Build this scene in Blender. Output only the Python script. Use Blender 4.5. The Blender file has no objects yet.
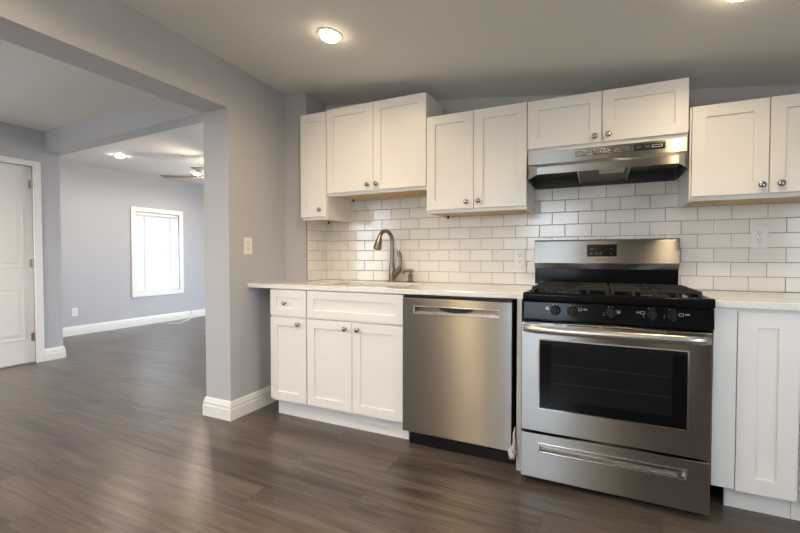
import bpy, bmesh, math, random
from mathutils import Vector, Matrix
random.seed(7)
S = bpy.context.scene
COL = S.collection

# ------------------------------------------------------------------ camera
cam_data = bpy.data.cameras.new('camera')
cam_data.lens = 415.6 * 36 / 800
cam_data.sensor_width = 36
cam = bpy.data.objects.new('camera', cam_data)
COL.objects.link(cam)
cam.location = (1.8831, -2.8343, 1.1043)
cam.rotation_euler = (math.radians(90 - 1.383), 0, math.radians(25.44))
S.camera = cam

# ------------------------------------------------------------------ view and sky
S.view_settings.view_transform = 'Standard'
S.view_settings.look = 'None'
S.view_settings.exposure = 0.28
S.view_settings.gamma = 1.0
S.view_settings.use_curve_mapping = False
CAN_POWER = 17.0
CAN_COLOR = (1.0, 0.76, 0.46)
world = bpy.data.worlds.new('sky')
S.world = world
world.use_nodes = True
bgn = world.node_tree.nodes['Background']
wn = world.node_tree.nodes
wl = world.node_tree.links
wtc = wn.new('ShaderNodeTexCoord')
wsep = wn.new('ShaderNodeSeparateXYZ')
wramp = wn.new('ShaderNodeValToRGB')
wmap = wn.new('ShaderNodeMapRange')
wmap.inputs['From Min'].default_value = -1
wl.new(wtc.outputs['Generated'], wsep.inputs['Vector'])
wl.new(wsep.outputs['Z'], wmap.inputs['Value'])
wl.new(wmap.outputs['Result'], wramp.inputs['Fac'])
wramp.color_ramp.elements[0].position = 0.47
wramp.color_ramp.elements[0].color = (0.33, 0.34, 0.34, 1)   # ground
wramp.color_ramp.elements[1].position = 0.52
wramp.color_ramp.elements[1].color = (0.76, 0.87, 1.0, 1)    # overcast sky
wl.new(wramp.outputs['Color'], bgn.inputs['Color'])
bgn.inputs['Strength'].default_value = 11.5
S.cycles.use_denoising = True


def portal(name, loc, rot, sx, sy):
    l = bpy.data.lights.new(name, 'AREA')
    l.shape = 'RECTANGLE'
    l.size, l.size_y = sx, sy
    l.cycles.is_portal = True
    o = bpy.data.objects.new(name, l)
    COL.objects.link(o)
    o.location = loc
    o.rotation_euler = rot


# daylight enters through the living room window and the added unseen windows
portal('daylight_portal', (1.2, -4.32, 1.38), (math.radians(90), 0, math.pi), 0.95, 1.25)
portal('daylight_portal', (3.82, -2.35, 1.21), (math.radians(90), 0, math.radians(90)), 1.4, 0.9)
portal('daylight_portal', (-2.25, -4.32, 1.40), (math.radians(90), 0, math.pi), 1.3, 1.4)
portal('daylight_portal', (-4.87, 1.69, 1.18), (math.radians(90), 0, math.radians(-90)), 0.9, 1.4)
portal('daylight_portal', (-2.1, 3.72, 1.18), (math.radians(90), 0, 0), 2.5, 1.95)


# ------------------------------------------------------------------ materials
def mat(name, color, rough=0.5, metal=0.0, spec=0.5, **kw):
    m = bpy.data.materials.new(name)
    m.use_nodes = True
    b = m.node_tree.nodes['Principled BSDF']
    b.inputs['Base Color'].default_value = (*color, 1)
    b.inputs['Roughness'].default_value = rough
    b.inputs['Metallic'].default_value = metal
    b.inputs['Specular IOR Level'].default_value = spec
    for k, v in kw.items():
        b.inputs[k.replace('_', ' ')].default_value = v
    return m


def nd(m, t, **kw):
    n = m.node_tree.nodes.new(t)
    for k, v in kw.items():
        setattr(n, k, v)
    return n


def lk(m, a, b):
    m.node_tree.links.new(a, b)


def bsdf(m):
    return m.node_tree.nodes['Principled BSDF']


def add_bump(m, scale, strength, dist=0.001, stretch=None, detail=3):
    pos = nd(m, 'ShaderNodeNewGeometry')
    n = nd(m, 'ShaderNodeTexNoise')
    n.inputs['Scale'].default_value = scale
    n.inputs['Detail'].default_value = detail
    src = pos.outputs['Position']
    if stretch:
        mp = nd(m, 'ShaderNodeMapping')
        mp.inputs['Scale'].default_value = stretch
        lk(m, src, mp.inputs['Vector'])
        src = mp.outputs['Vector']
    lk(m, src, n.inputs['Vector'])
    bp = nd(m, 'ShaderNodeBump')
    bp.inputs['Strength'].default_value = strength
    bp.inputs['Distance'].default_value = dist
    lk(m, n.outputs['Fac'], bp.inputs['Height'])
    lk(m, bp.outputs['Normal'], bsdf(m).inputs['Normal'])
    return n


M = {}
M['wall'] = mat('grey_wall_paint', (0.485, 0.492, 0.518), 0.6, spec=0.3)
add_bump(M['wall'], 220, 0.10, 0.0006)
M['ceiling'] = mat('white_ceiling_paint', (0.76, 0.75, 0.73), 0.75, spec=0.2)
add_bump(M['ceiling'], 180, 0.10, 0.0006)
M['trim'] = mat('white_trim_paint', (0.80, 0.80, 0.79), 0.38)
M['door_paint'] = mat('white_door_paint', (0.74, 0.73, 0.70), 0.42)
M['cabinet'] = mat('white_cabinet_lacquer', (0.80, 0.79, 0.765), 0.36)
M['plywood'] = mat('maple_plywood', (0.62, 0.44, 0.25), 0.55)
M['nickel'] = mat('brushed_nickel', (0.40, 0.36, 0.31), 0.22, 1.0)
M['bronze_nickel'] = mat('warm_brushed_nickel', (0.25, 0.205, 0.160), 0.30, 1.0)
M['chrome'] = mat('polished_steel', (0.80, 0.80, 0.80), 0.12, 1.0)
M['black'] = mat('black_enamel', (0.006, 0.006, 0.007), 0.11, spec=0.13)
M['black_plastic'] = mat('black_plastic', (0.008, 0.008, 0.008), 0.35, spec=0.3)
M['black_glass'] = mat('black_oven_glass', (0.003, 0.003, 0.004), 0.04, spec=0.3)
M['inner_glass'] = mat('oven_window_glass', (0.007, 0.008, 0.010), 0.09, spec=0.3)
M['iron'] = mat('cast_iron', (0.022, 0.018, 0.015), 0.6, spec=0.3)
M['dark_metal'] = mat('dark_painted_steel', (0.075, 0.078, 0.082), 0.4, 0.5)
M['dark'] = mat('dark_recess', (0.015, 0.015, 0.015), 0.6)
M['white_plastic'] = mat('white_plastic', (0.82, 0.81, 0.78), 0.35)
M['grout'] = mat('grey_brown_grout', (0.085, 0.072, 0.06), 0.9)
M['marking'] = mat('white_print', (0.55, 0.55, 0.55), 0.5)
M['red_marking'] = mat('red_print', (0.6, 0.06, 0.03), 0.5)
M['grey_print'] = mat('grey_print', (0.10, 0.09, 0.08), 0.5)
M['display'] = mat('display_glass', (0.006, 0.006, 0.007), 0.10)
M['hinge'] = mat('satin_nickel_hinge', (0.45, 0.43, 0.40), 0.35, 1.0)
M['lens_hood'] = mat('frosted_light_lens', (0.55, 0.50, 0.42), 0.4)
M['dull_white'] = mat('painted_filler_board', (0.55, 0.55, 0.55), 0.45)
M['cable'] = mat('white_cable_sheath', (0.8, 0.8, 0.8), 0.45)
M['fan_blade'] = mat('taupe_fan_blade', (0.16, 0.13, 0.11), 0.5)

# brushed stainless steel: grain runs horizontally
def steel(name, color, rough, ani=0.75):
    m = mat(name, color, rough, 1.0)
    bsdf(m).inputs['Anisotropic'].default_value = ani
    bsdf(m).inputs['Anisotropic Rotation'].default_value = 0.25
    t = nd(m, 'ShaderNodeTangent', direction_type='RADIAL', axis='Z')
    lk(m, t.outputs['Tangent'], bsdf(m).inputs['Tangent'])
    g = nd(m, 'ShaderNodeNewGeometry')
    mp = nd(m, 'ShaderNodeMapping')
    mp.inputs['Scale'].default_value = (3, 3, 700)
    n = nd(m, 'ShaderNodeTexNoise')
    n.inputs['Scale'].default_value = 1.0
    lk(m, g.outputs['Position'], mp.inputs['Vector'])
    lk(m, mp.outputs['Vector'], n.inputs['Vector'])
    r = nd(m, 'ShaderNodeMapRange')
    r.inputs['To Min'].default_value = rough - 0.008
    r.inputs['To Max'].default_value = rough + 0.008
    lk(m, n.outputs['Fac'], r.inputs['Value'])
    lk(m, r.outputs['Result'], bsdf(m).inputs['Roughness'])
    return m


M['steel'] = steel('brushed_stainless_steel', (0.37, 0.358, 0.338), 0.32, 1.0)
M['steel_smooth'] = steel('satin_stainless_steel', (0.66, 0.645, 0.62), 0.24, 0.5)

# floor: grey-brown vinyl planks running along X
m = M['floor'] = mat('grey_brown_plank_floor', (0.1, 0.08, 0.06), 0.29, spec=0.5)
geo = nd(m, 'ShaderNodeNewGeometry')
br = nd(m, 'ShaderNodeTexBrick')
br.offset = 0.37
br.offset_frequency = 2
for k, v in {'Scale': 1.0, 'Mortar Size': 0.0011, 'Mortar Smooth': 0.0, 'Bias': 0.0, 'Brick Width': 1.22, 'Row Height': 0.182}.items():
    br.inputs[k].default_value = v
br.inputs['Color1'].default_value = (0, 0, 0, 1)
br.inputs['Color2'].default_value = (1, 1, 1, 1)
br.inputs['Mortar'].default_value = (0.5, 0.5, 0.5, 1)
mpo = nd(m, 'ShaderNodeMapping')
mpo.inputs['Location'].default_value = (0.31, 0.06, 0)
lk(m, geo.outputs['Position'], mpo.inputs['Vector'])
lk(m, mpo.outputs['Vector'], br.inputs['Vector'])
rnd = nd(m, 'ShaderNodeSeparateColor')
lk(m, br.outputs['Color'], rnd.inputs['Color'])
# shift the grain per plank
cmb = nd(m, 'ShaderNodeCombineXYZ')
mul = nd(m, 'ShaderNodeMath', operation='MULTIPLY')
mul.inputs[1].default_value = 37.0
lk(m, rnd.outputs['Red'], mul.inputs[0])
lk(m, mul.outputs[0], cmb.inputs['X'])
lk(m, mul.outputs[0], cmb.inputs['Z'])
va = nd(m, 'ShaderNodeVectorMath', operation='ADD')
lk(m, geo.outputs['Position'], va.inputs[0])
lk(m, cmb.outputs['Vector'], va.inputs[1])
mp1 = nd(m, 'ShaderNodeMapping')
mp1.inputs['Scale'].default_value = (0.9, 13.0, 1.0)
lk(m, va.outputs['Vector'], mp1.inputs['Vector'])
n1 = nd(m, 'ShaderNodeTexNoise')
n1.inputs['Scale'].default_value = 1.6
n1.inputs['Detail'].default_value = 5
n1.inputs['Distortion'].default_value = 0.8
lk(m, mp1.outputs['Vector'], n1.inputs['Vector'])
mp2 = nd(m, 'ShaderNodeMapping')
mp2.inputs['Scale'].default_value = (2.5, 60.0, 1.0)
lk(m, va.outputs['Vector'], mp2.inputs['Vector'])
n2 = nd(m, 'ShaderNodeTexNoise')
n2.inputs['Scale'].default_value = 2.2
n2.inputs['Detail'].default_value = 6
lk(m, mp2.outputs['Vector'], n2.inputs['Vector'])
mixg = nd(m, 'ShaderNodeMath', operation='MULTIPLY_ADD')
mixg.inputs[1].default_value = 0.45
lk(m, n2.outputs['Fac'], mixg.inputs[0])
mul2 = nd(m, 'ShaderNodeMath', operation='MULTIPLY')
mul2.inputs[1].default_value = 0.62
lk(m, n1.outputs['Fac'], mul2.inputs[0])
lk(m, mul2.outputs[0], mixg.inputs[2])
mix3 = nd(m, 'ShaderNodeMath', operation='MULTIPLY_ADD')
mix3.inputs[1].default_value = 0.14
lk(m, rnd.outputs['Red'], mix3.inputs[0])
lk(m, mixg.outputs[0], mix3.inputs[2])
ramp = nd(m, 'ShaderNodeValToRGB')
ramp.color_ramp.elements[0].position = 0.42
ramp.color_ramp.elements[0].color = (0.032, 0.025, 0.020, 1)
ramp.color_ramp.elements[1].position = 0.80
ramp.color_ramp.elements[1].color = (0.140, 0.113, 0.094, 1)
lk(m, mix3.outputs[0], ramp.inputs['Fac'])
seam = nd(m, 'ShaderNodeMixRGB', blend_type='MULTIPLY')
seam.inputs['Color2'].default_value = (0.35, 0.33, 0.31, 1)
lk(m, br.outputs['Fac'], seam.inputs['Fac'])
lk(m, ramp.outputs['Color'], seam.inputs['Color1'])
lk(m, seam.outputs['Color'], bsdf(m).inputs['Base Color'])
bp = nd(m, 'ShaderNodeBump')
bp.inputs['Strength'].default_value = 0.12
bp.inputs['Distance'].default_value = 0.001
lk(m, n2.outputs['Fac'], bp.inputs['Height'])
lk(m, bp.outputs['Normal'], bsdf(m).inputs['Normal'])

# glossy white tile, slight tone change from tile to tile
m = M['tile'] = mat('glossy_white_tile', (0.75, 0.735, 0.70), 0.14)
geo = nd(m, 'ShaderNodeNewGeometry')
rp = nd(m, 'ShaderNodeValToRGB')
rp.color_ramp.elements[0].color = (0.79, 0.765, 0.715, 1)
rp.color_ramp.elements[1].color = (0.86, 0.835, 0.785, 1)
lk(m, geo.outputs['Random Per Island'], rp.inputs['Fac'])
lk(m, rp.outputs['Color'], bsdf(m).inputs['Base Color'])

# white quartz with soft grey veins
m = M['quartz'] = mat('white_quartz', (0.78, 0.77, 0.74), 0.12)
geo = nd(m, 'ShaderNodeNewGeometry')
nq = nd(m, 'ShaderNodeTexNoise')
nq.inputs['Scale'].default_value = 3.5
nq.inputs['Detail'].default_value = 7
nq.inputs['Distortion'].default_value = 1.6
lk(m, geo.outputs['Position'], nq.inputs['Vector'])
rq = nd(m, 'ShaderNodeValToRGB')
rq.color_ramp.elements[0].position = 0.47
rq.color_ramp.elements[0].color = (0.80, 0.79, 0.765, 1)
rq.color_ramp.elements[1].position = 0.53
rq.color_ramp.elements[1].color = (0.80, 0.79, 0.765, 1)
e = rq.color_ramp.elements.new(0.50)
e.color = (0.755, 0.74, 0.71, 1)
lk(m, nq.outputs['Fac'], rq.inputs['Fac'])
lk(m, rq.outputs['Color'], bsdf(m).inputs['Base Color'])

# hood grease filter mesh
m = M['filter'] = mat('aluminium_mesh_filter', (0.10, 0.085, 0.055), 0.45, 0.8)
add_bump(m, 260, 0.8, 0.002)

# window glass, thin pane
m = M['glass'] = bpy.data.materials.new('window_glass')
m.use_nodes = True
nt = m.node_tree
nt.nodes.clear()
out = nt.nodes.new('ShaderNodeOutputMaterial')
mx = nt.nodes.new('ShaderNodeMixShader')
mx.inputs['Fac'].default_value = 0.06
tr = nt.nodes.new('ShaderNodeBsdfTransparent')
gl = nt.nodes.new('ShaderNodeBsdfGlossy')
gl.inputs['Roughness'].default_value = 0.02
nt.links.new(tr.outputs[0], mx.inputs[1])
nt.links.new(gl.outputs[0], mx.inputs[2])
nt.links.new(mx.outputs[0], out.inputs['Surface'])


def translucent(name, color, fac, rough=0.5):
    m = bpy.data.materials.new(name)
    m.use_nodes = True
    nt = m.node_tree
    b = nt.nodes['Principled BSDF']
    b.inputs['Base Color'].default_value = (*color, 1)
    b.inputs['Roughness'].default_value = rough
    t = nt.nodes.new('ShaderNodeBsdfTranslucent')
    t.inputs['Color'].default_value = (*color, 1)
    x = nt.nodes.new('ShaderNodeMixShader')
    x.inputs['Fac'].default_value = fac
    nt.links.new(b.outputs[0], x.inputs[1])
    nt.links.new(t.outputs[0], x.inputs[2])
    nt.links.new(x.outputs[0], nt.nodes['Material Output'].inputs['Surface'])
    return m


M['slat'] = translucent('white_blind_slat', (0.74, 0.76, 0.79), 0.17)
M['plastic_wrap'] = translucent('crumpled_plastic', (0.80, 0.80, 0.80), 0.35, 0.25)


def emission(name, color, strength):
    m = bpy.data.materials.new(name)
    m.use_nodes = True
    b = m.node_tree.nodes['Principled BSDF']
    b.inputs['Base Color'].default_value = (0.9, 0.9, 0.9, 1)
    b.inputs['Emission Color'].default_value = (*color, 1)
    b.inputs['Emission Strength'].default_value = strength
    return m


M['lamp_lens'] = emission('lit_lamp_lens', (1.0, 0.80, 0.53), 72)
M['soft_lens'] = emission('lit_lamp_lens_front', (1.0, 0.80, 0.53), 28)
M['bright_lens'] = emission('added_lamp_lens_entry', (1.0, 0.88, 0.74), 85)
M['dim_lens'] = emission('lit_lamp_lens_living', (1.0, 0.90, 0.76), 55)


# ------------------------------------------------------------------ object helpers
ORIGIN = {}


def thing(name, label, cat, loc=(0, 0, 0), rotz=0.0, group=None, rot=None):
    o = bpy.data.objects.new(name, None)
    o.empty_display_size = 0.05
    COL.objects.link(o)
    o.location = loc
    o.rotation_euler = rot if rot else (0, 0, rotz)
    o['label'] = label
    o['category'] = cat
    if group:
        o['group'] = group
    ORIGIN[o.name] = Vector(loc)
    return o


def tag(o, label, cat, group=None):
    o['label'] = label
    o['category'] = cat
    if group:
        o['group'] = group
    return o


class MB:
    """collects shapes into ONE mesh"""

    def __init__(self):
        self.bm = bmesh.new()

    def box(self, x0, x1, y0, y1, z0, z1):
        v = [self.bm.verts.new(p) for p in ((x0, y0, z0), (x1, y0, z0), (x1, y1, z0), (x0, y1, z0),
                                            (x0, y0, z1), (x1, y0, z1), (x1, y1, z1), (x0, y1, z1))]
        for f in ((0, 3, 2, 1), (4, 5, 6, 7), (0, 1, 5, 4), (1, 2, 6, 5), (2, 3, 7, 6), (3, 0, 4, 7)):
            self.bm.faces.new([v[i] for i in f])
        return self

    def prism(self, pts, axis, a, b):
        """pts: outline in the two other axes (order x,y,z without axis)"""
        def p3(q, t):
            l = list(q)
            l.insert('xyz'.index(axis), t)
            return l
        A = [self.bm.verts.new(p3(q, a)) for q in pts]
        B = [self.bm.verts.new(p3(q, b)) for q in pts]
        n = len(pts)
        self.bm.faces.new(A)
        self.bm.faces.new(B[::-1])
        for i in range(n):
            self.bm.faces.new([A[i], B[i], B[(i + 1) % n], A[(i + 1) % n]])
        return self

    def loft(self, rings, close=True, cap=True):
        R = [[self.bm.verts.new(p) for p in r] for r in rings]
        n = len(R[0])
        for a, b in zip(R, R[1:]):
            for i in range(n if close else n - 1):
                self.bm.faces.new([a[i], a[(i + 1) % n], b[(i + 1) % n], b[i]])
        if cap:
            self.bm.faces.new(R[0][::-1])
            self.bm.faces.new(R[-1])
        return self

    def lathe(self, prof, c, axis='z', n=24):
        """prof: list of (radius, t) along axis direction"""
        rings = []
        ax = {'z': (Vector((1, 0, 0)), Vector((0, 1, 0)), Vector((0, 0, 1))),
              '-z': (Vector((1, 0, 0)), Vector((0, -1, 0)), Vector((0, 0, -1))),
              '-y': (Vector((1, 0, 0)), Vector((0, 0, 1)), Vector((0, -1, 0))),
              'x': (Vector((0, 1, 0)), Vector((0, 0, 1)), Vector((1, 0, 0)))}[axis]
        c = Vector(c)
        for r, t in prof:
            r = max(r, 1e-4)
            rings.append([c + ax[2] * t + ax[0] * (r * math.cos(2 * math.pi * i / n)) + ax[1] * (r * math.sin(2 * math.pi * i / n)) for i in range(n)])
        return self.loft(rings)

    def tube(self, pts, r, n=12):
        pts = [Vector(p) for p in pts]
        rs = r if isinstance(r, (list, tuple)) else [r] * len(pts)
        t0 = (pts[1] - pts[0]).normalized()
        u = t0.orthogonal().normalized()
        rings = []
        for i, p in enumerate(pts):
            t = (pts[min(i + 1, len(pts) - 1)] - pts[max(i - 1, 0)]).normalized()
            u = (u - t * u.dot(t)).normalized()
            w = t.cross(u)
            rings.append([p + u * (rs[i] * math.cos(2 * math.pi * k / n)) + w * (rs[i] * math.sin(2 * math.pi * k / n)) for k in range(n)])
        return self.loft(rings)

    def cells(self, xs, ys, zs, filled):
        """a clean solid made of grid cells, faces only on its outside"""
        V = {}

        def v(i, j, k):
            if (i, j, k) not in V:
                V[(i, j, k)] = self.bm.verts.new((xs[i], ys[j], zs[k]))
            return V[(i, j, k)]
        nx, ny, nz = len(xs) - 1, len(ys) - 1, len(zs) - 1

        def F(i, j, k):
            return 0 <= i < nx and 0 <= j < ny and 0 <= k < nz and filled(i, j, k)
        for i in range(nx):
            for j in range(ny):
                for k in range(nz):
                    if not F(i, j, k):
                        continue
                    if not F(i - 1, j, k): self.bm.faces.new([v(i, j, k), v(i, j, k + 1), v(i, j + 1, k + 1), v(i, j + 1, k)])
                    if not F(i + 1, j, k): self.bm.faces.new([v(i + 1, j, k), v(i + 1, j + 1, k), v(i + 1, j + 1, k + 1), v(i + 1, j, k + 1)])
                    if not F(i, j - 1, k): self.bm.faces.new([v(i, j, k), v(i + 1, j, k), v(i + 1, j, k + 1), v(i, j, k + 1)])
                    if not F(i, j + 1, k): self.bm.faces.new([v(i, j + 1, k), v(i, j + 1, k + 1), v(i + 1, j + 1, k + 1), v(i + 1, j + 1, k)])
                    if not F(i, j, k - 1): self.bm.faces.new([v(i, j, k), v(i, j + 1, k), v(i + 1, j + 1, k), v(i + 1, j, k)])
                    if not F(i, j, k + 1): self.bm.faces.new([v(i, j, k + 1), v(i + 1, j, k + 1), v(i + 1, j + 1, k + 1), v(i, j + 1, k + 1)])
        return self

    def recess(self, x0, x1, z0, z1, yf, t, r, depth, slope=0.0):
        """board facing -Y with a sunk rectangle r=(rx0,rx1,rz0,rz1)"""
        a, b, c, d = r
        s = slope
        P = [(x0, yf, z0), (x1, yf, z0), (x1, yf, z1), (x0, yf, z1),
             (a, yf, c), (b, yf, c), (b, yf, d), (a, yf, d),
             (a + s, yf + depth, c + s), (b - s, yf + depth, c + s), (b - s, yf + depth, d - s), (a + s, yf + depth, d - s),
             (x0, yf + t, z0), (x1, yf + t, z0), (x1, yf + t, z1), (x0, yf + t, z1)]
        v = [self.bm.verts.new(p) for p in P]
        for i in range(4):
            j = (i + 1) % 4
            self.bm.faces.new([v[i], v[j], v[4 + j], v[4 + i]])
            self.bm.faces.new([v[4 + i], v[4 + j], v[8 + j], v[8 + i]])
            self.bm.faces.new([v[j], v[i], v[12 + i], v[12 + j]])
        self.bm.faces.new(v[8:12])
        self.bm.faces.new([v[15], v[14], v[13], v[12]])
        return self

    def sweep(self, prof, path):
        """prof (d,z): offset to the right of the path; mitred"""
        n = len(path)
        rings = []
        for i, p in enumerate(path):
            p = Vector(p)
            d1 = (Vector(path[i]) - Vector(path[i - 1])).normalized() if i else None
            d2 = (Vector(path[i + 1]) - Vector(path[i])).normalized() if i < n - 1 else None
            d1 = d1 or d2
            d2 = d2 or d1
            n1, n2 = Vector((d1.y, -d1.x)), Vector((d2.y, -d2.x))
            b = (n1 + n2)
            b = b / (b.dot(n1))
            rings.append([(p.x + b.x * d, p.y + b.y * d, z) for d, z in prof])
        return self.loft(rings)

    def build(self, name, material, parent=None, local=False, bevel=0.0, smooth=False, segs=2, structure=False, fix=True, origin=None):
        if fix:
            bmesh.ops.recalc_face_normals(self.bm, faces=self.bm.faces)
        off = Vector((0, 0, 0))
        if parent is not None:
            if not local:
                off = ORIGIN[parent.name]
        elif origin is not None:
            off = Vector(origin)
        if off.length:
            bmesh.ops.translate(self.bm, verts=self.bm.verts, vec=-off)
        me = bpy.data.meshes.new(name)
        self.bm.to_mesh(me)
        self.bm.free()
        me.materials.append(material)
        o = bpy.data.objects.new(name, me)
        COL.objects.link(o)
        if parent is not None:
            o.parent = parent
            ORIGIN[o.name] = ORIGIN[parent.name].copy()
        else:
            o.location = off
            ORIGIN[o.name] = off.copy()
        if smooth:
            for p in me.polygons:
                p.use_smooth = True
            if smooth == 'auto':
                me.set_sharp_from_angle(angle=math.radians(38))
        if bevel:
            md = o.modifiers.new('bevel', 'BEVEL')
            md.width = bevel
            md.segments = segs
            md.limit_method = 'ANGLE'
            md.angle_limit = math.radians(35)
        if structure:
            o['kind'] = 'structure'
        return o


def text_mesh(name, body, size, loc, rot, material, parent, extrude=0.0003):
    cu = bpy.data.curves.new(name, 'FONT')
    cu.body = body
    cu.size = size
    cu.align_x = 'CENTER'
    cu.align_y = 'CENTER'
    cu.extrude = extrude
    tmp = bpy.data.objects.new('tmp', cu)
    COL.objects.link(tmp)
    me = bpy.data.meshes.new_from_object(tmp)
    bpy.data.objects.remove(tmp)
    bpy.data.curves.remove(cu)
    me.materials.clear()
    me.materials.append(material)
    o = bpy.data.objects.new(name, me)
    COL.objects.link(o)
    o.parent = parent
    o.location = Vector(loc) - ORIGIN[parent.name]
    o.rotation_euler = rot
    ORIGIN[o.name] = Vector(loc)
    return o


def ceil_z(x, y):
    return 2.325 - 0.1193 * x - 0.0306 * y


# ------------------------------------------------------------------ setting
XL = -0.342            # kitchen face of the partition
XLB = -0.574           # far face of the partition
XE = -3.382            # entry wall face
XW = -4.730            # living room window wall face
YF = -4.2              # wall behind the camera
YR = 3.6               # far end of the living room
XR = 3.7
FLAT = 2.42

MB().box(XW - .12, XR + .1, YF - .1, YR + .1, -0.06, 0).build('floor', M['floor'], structure=True)

# sloping kitchen ceiling
b = MB()
ring = lambda dz: [(x, y, ceil_z(x, y) + dz) for x, y in ((XL, YF), (XR, YF), (XR, 0), (XL, 0))]
b.loft([ring(0), ring(0.06)])
b.build('ceiling', M['ceiling'], structure=True)
MB().box(XW, XLB, YF, YR, FLAT, FLAT + .08).build('ceiling', M['ceiling'], structure=True)

MB().box(XL, XR + .1, 0, 0.1, 0, 2.5).build('wall_back', M['wall'], structure=True)
W5 = (-3.0, -1.7, .80, 1.62)
b = MB()
b.cells([XR, XR + .1], [YF, W5[0], W5[1], 0], [0, W5[2], W5[3], 2.5], lambda i, j, k: not (j == 1 and k == 1))
b.build('wall_right', M['wall'], structure=True)
# partition with the wide opening and its header
b = MB()
b.cells([XLB, XL], [YF, -3.95, -.815, 0, YR], [0, 2.09, 2.5], lambda i, j, k: not (j == 1 and k == 0))
b.build('wall_left', M['wall'], structure=True)
MB().box(XL, -.136, -.26, 0, 0, 2.36).build('wall_corner', M['wall'], structure=True)
# wall behind the camera with added windows for daylight and an added doorway
W2 = (0.78, 1.62, 0.80, 1.95)
W3 = (-2.9, -1.7, 0.75, 2.05)
b = MB()
xs = [XW - .12, W3[0], W3[1], W2[0], W2[1], 1.95, 3.35, XR + .1]
zs = [0, .75, .80, 1.95, 2.05, 2.52]
b.cells(xs, [YF - .1, YF], zs, lambda i, j, k: not ((i == 1 and 1 <= k <= 3) or (i == 3 and k == 2) or (i == 5 and k <= 3)))
b.build('wall_front', M['wall'], structure=True)
# added unlit passage behind the camera, gives the steel a dark reflection
b = MB()
b.cells([1.75, 1.85, 3.45, 3.55], [YF - 2.1, YF - 2.0, YF - .1], [-.06, 0, 2.1, 2.2], lambda i, j, k: i != 1 or j == 0 or k != 1)
b.build('wall_added_passage', M['wall'], structure=True)
# window wall of the living room
W1 = (1.315, 2.075, 0.53, 1.82)
b = MB()
b.cells([XW - .12, XW], [-.436, W1[0], W1[1], YR], [0, W1[2], W1[3], FLAT + .08], lambda i, j, k: not (j == 1 and k == 1))
b.build('wall_living', M['wall'], structure=True)
W4 = (-3.3, -.9, .25, 2.12)
b = MB()
b.cells([XW - .12, W4[0], W4[1], XL], [YR, YR + .1], [0, W4[2], W4[3], FLAT + .08], lambda i, j, k: not (i == 1 and k == 1))
b.build('wall_far', M['wall'], structure=True)
# entry wall and its return
D = (-1.395, -.575, 2.03)
b = MB()
b.cells([XW - .12, XE - .12, XE], [YF, D[0], D[1], -.436, -.335], [0, D[2], FLAT + .08],
        lambda i, j, k: (i == 1 and not (j == 1 and k == 0)) or j == 3)
b.build('wall_entry', M['wall'], structure=True)
# dropped beam between entry and living room
MB().prism([(XE, -.465), (XLB, -.625), (XLB, -.476), (XE, -.335)], 'z', 2.192, FLAT + .02).build('trim_1', M['wall'], structure=True)

# baseboards
BP = [(0, 0), (.018, 0), (.018, .072), (.0145, .078), (.0145, .098), (.011, .104), (.009, .116), (.004, .128), (0, .128)]
MB().sweep(BP, [(XLB, YR), (XLB, -.815), (XL, -.815), (XL, -.26)][::-1] if False else [(XL, -.262), (XL, -.815), (XLB, -.815), (XLB, YR)][::-1]).build('baseboard_left', M['trim'], structure=True)
MB().sweep(BP, [(XE, -.512), (XE, -.335), (XW, -.335), (XW, YR)][::-1] if False else [(XW, YR), (XW, -.335), (XE, -.335), (XE, -.512)][::-1]).build('baseboard_far', M['trim'], structure=True)
MB().sweep(BP, [(XE, YF), (XE, -1.46)]).build('baseboard_entry', M['trim'], structure=True)
MB().sweep(BP, [(XR, YF), (XE, YF)][::-1] if False else [(XR, YF), (XL, YF)]).build('baseboard_front', M['trim'], structure=True)

# entry door
door = MB().box(XE - .058, XE - .016, D[0] + .004, D[1] - .004, .014, D[2] - .004)
# raised-panel mouldings of the six panels
rows = ((.25, .79), (.985, 1.60), (1.745, 1.935))
pw = [(-.985 - .335, -.985 - .045), (-.985 + .045, -.985 + .335)]
for z0, z1 in rows:
    for y0, y1 in pw:
        for s, dx in ((0, .0035), ):
            w = .018
            door.box(XE - .018, XE - .0125, y0, y1, z0, z0 + w)
            door.box(XE - .018, XE - .0125, y0, y1, z1 - w, z1)
            door.box(XE - .018, XE - .0125, y0, y0 + w, z0 + w, z1 - w)
            door.box(XE - .018, XE - .0125, y1 - w, y1, z0 + w, z1 - w)
        g = .045
        R0 = [(XE - .0165, y, z) for y, z in ((y0 + g, z0 + g), (y1 - g, z0 + g), (y1 - g, z1 - g), (y0 + g, z1 - g))]
        g2 = .06
        R1 = [(XE - .0125, y, z) for y, z in ((y0 + g2, z0 + g2), (y1 - g2, z0 + g2), (y1 - g2, z1 - g2), (y0 + g2, z1 - g2))]
        door.loft([R0, R1])
d1 = door.build('door_1', M['door_paint'], structure=True, bevel=.002)
c = MB()
c.cells([XE - .12, XE - .10, XE, XE + .016], [D[0] - .065, D[0] - .001, D[0] + .002, D[1] - .002, D[1] + .001, D[1] + .065], [0, D[2] - .002, D[2] + .001, D[2] + .055],
        lambda i, j, k: (i == 2 and (j in (0, 4) or k == 2)) or (i == 2 and (j in (1, 3) or k == 1)) or (i == 0 and 1 <= j <= 3 and k == 1 and False))
c.build('casing', M['trim'], d1, bevel=.004)
MB().box(XE - .12, XE + .004, D[0] + .003, D[1] - .003, 0, .012).build('threshold', M['hinge'], d1)
b = MB()
for z in (.271, 1.034, 1.847):
    h = MB()
    h.tube([(XE - .008, D[1] - .004, z - .045), (XE - .008, D[1] - .004, z + .045)], .008)
    h.box(XE - .0165, XE - .0145, D[1] - .034, D[1] - .004, z - .044, z + .044)
    h.build('hinge', M['hinge'], d1)
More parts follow.
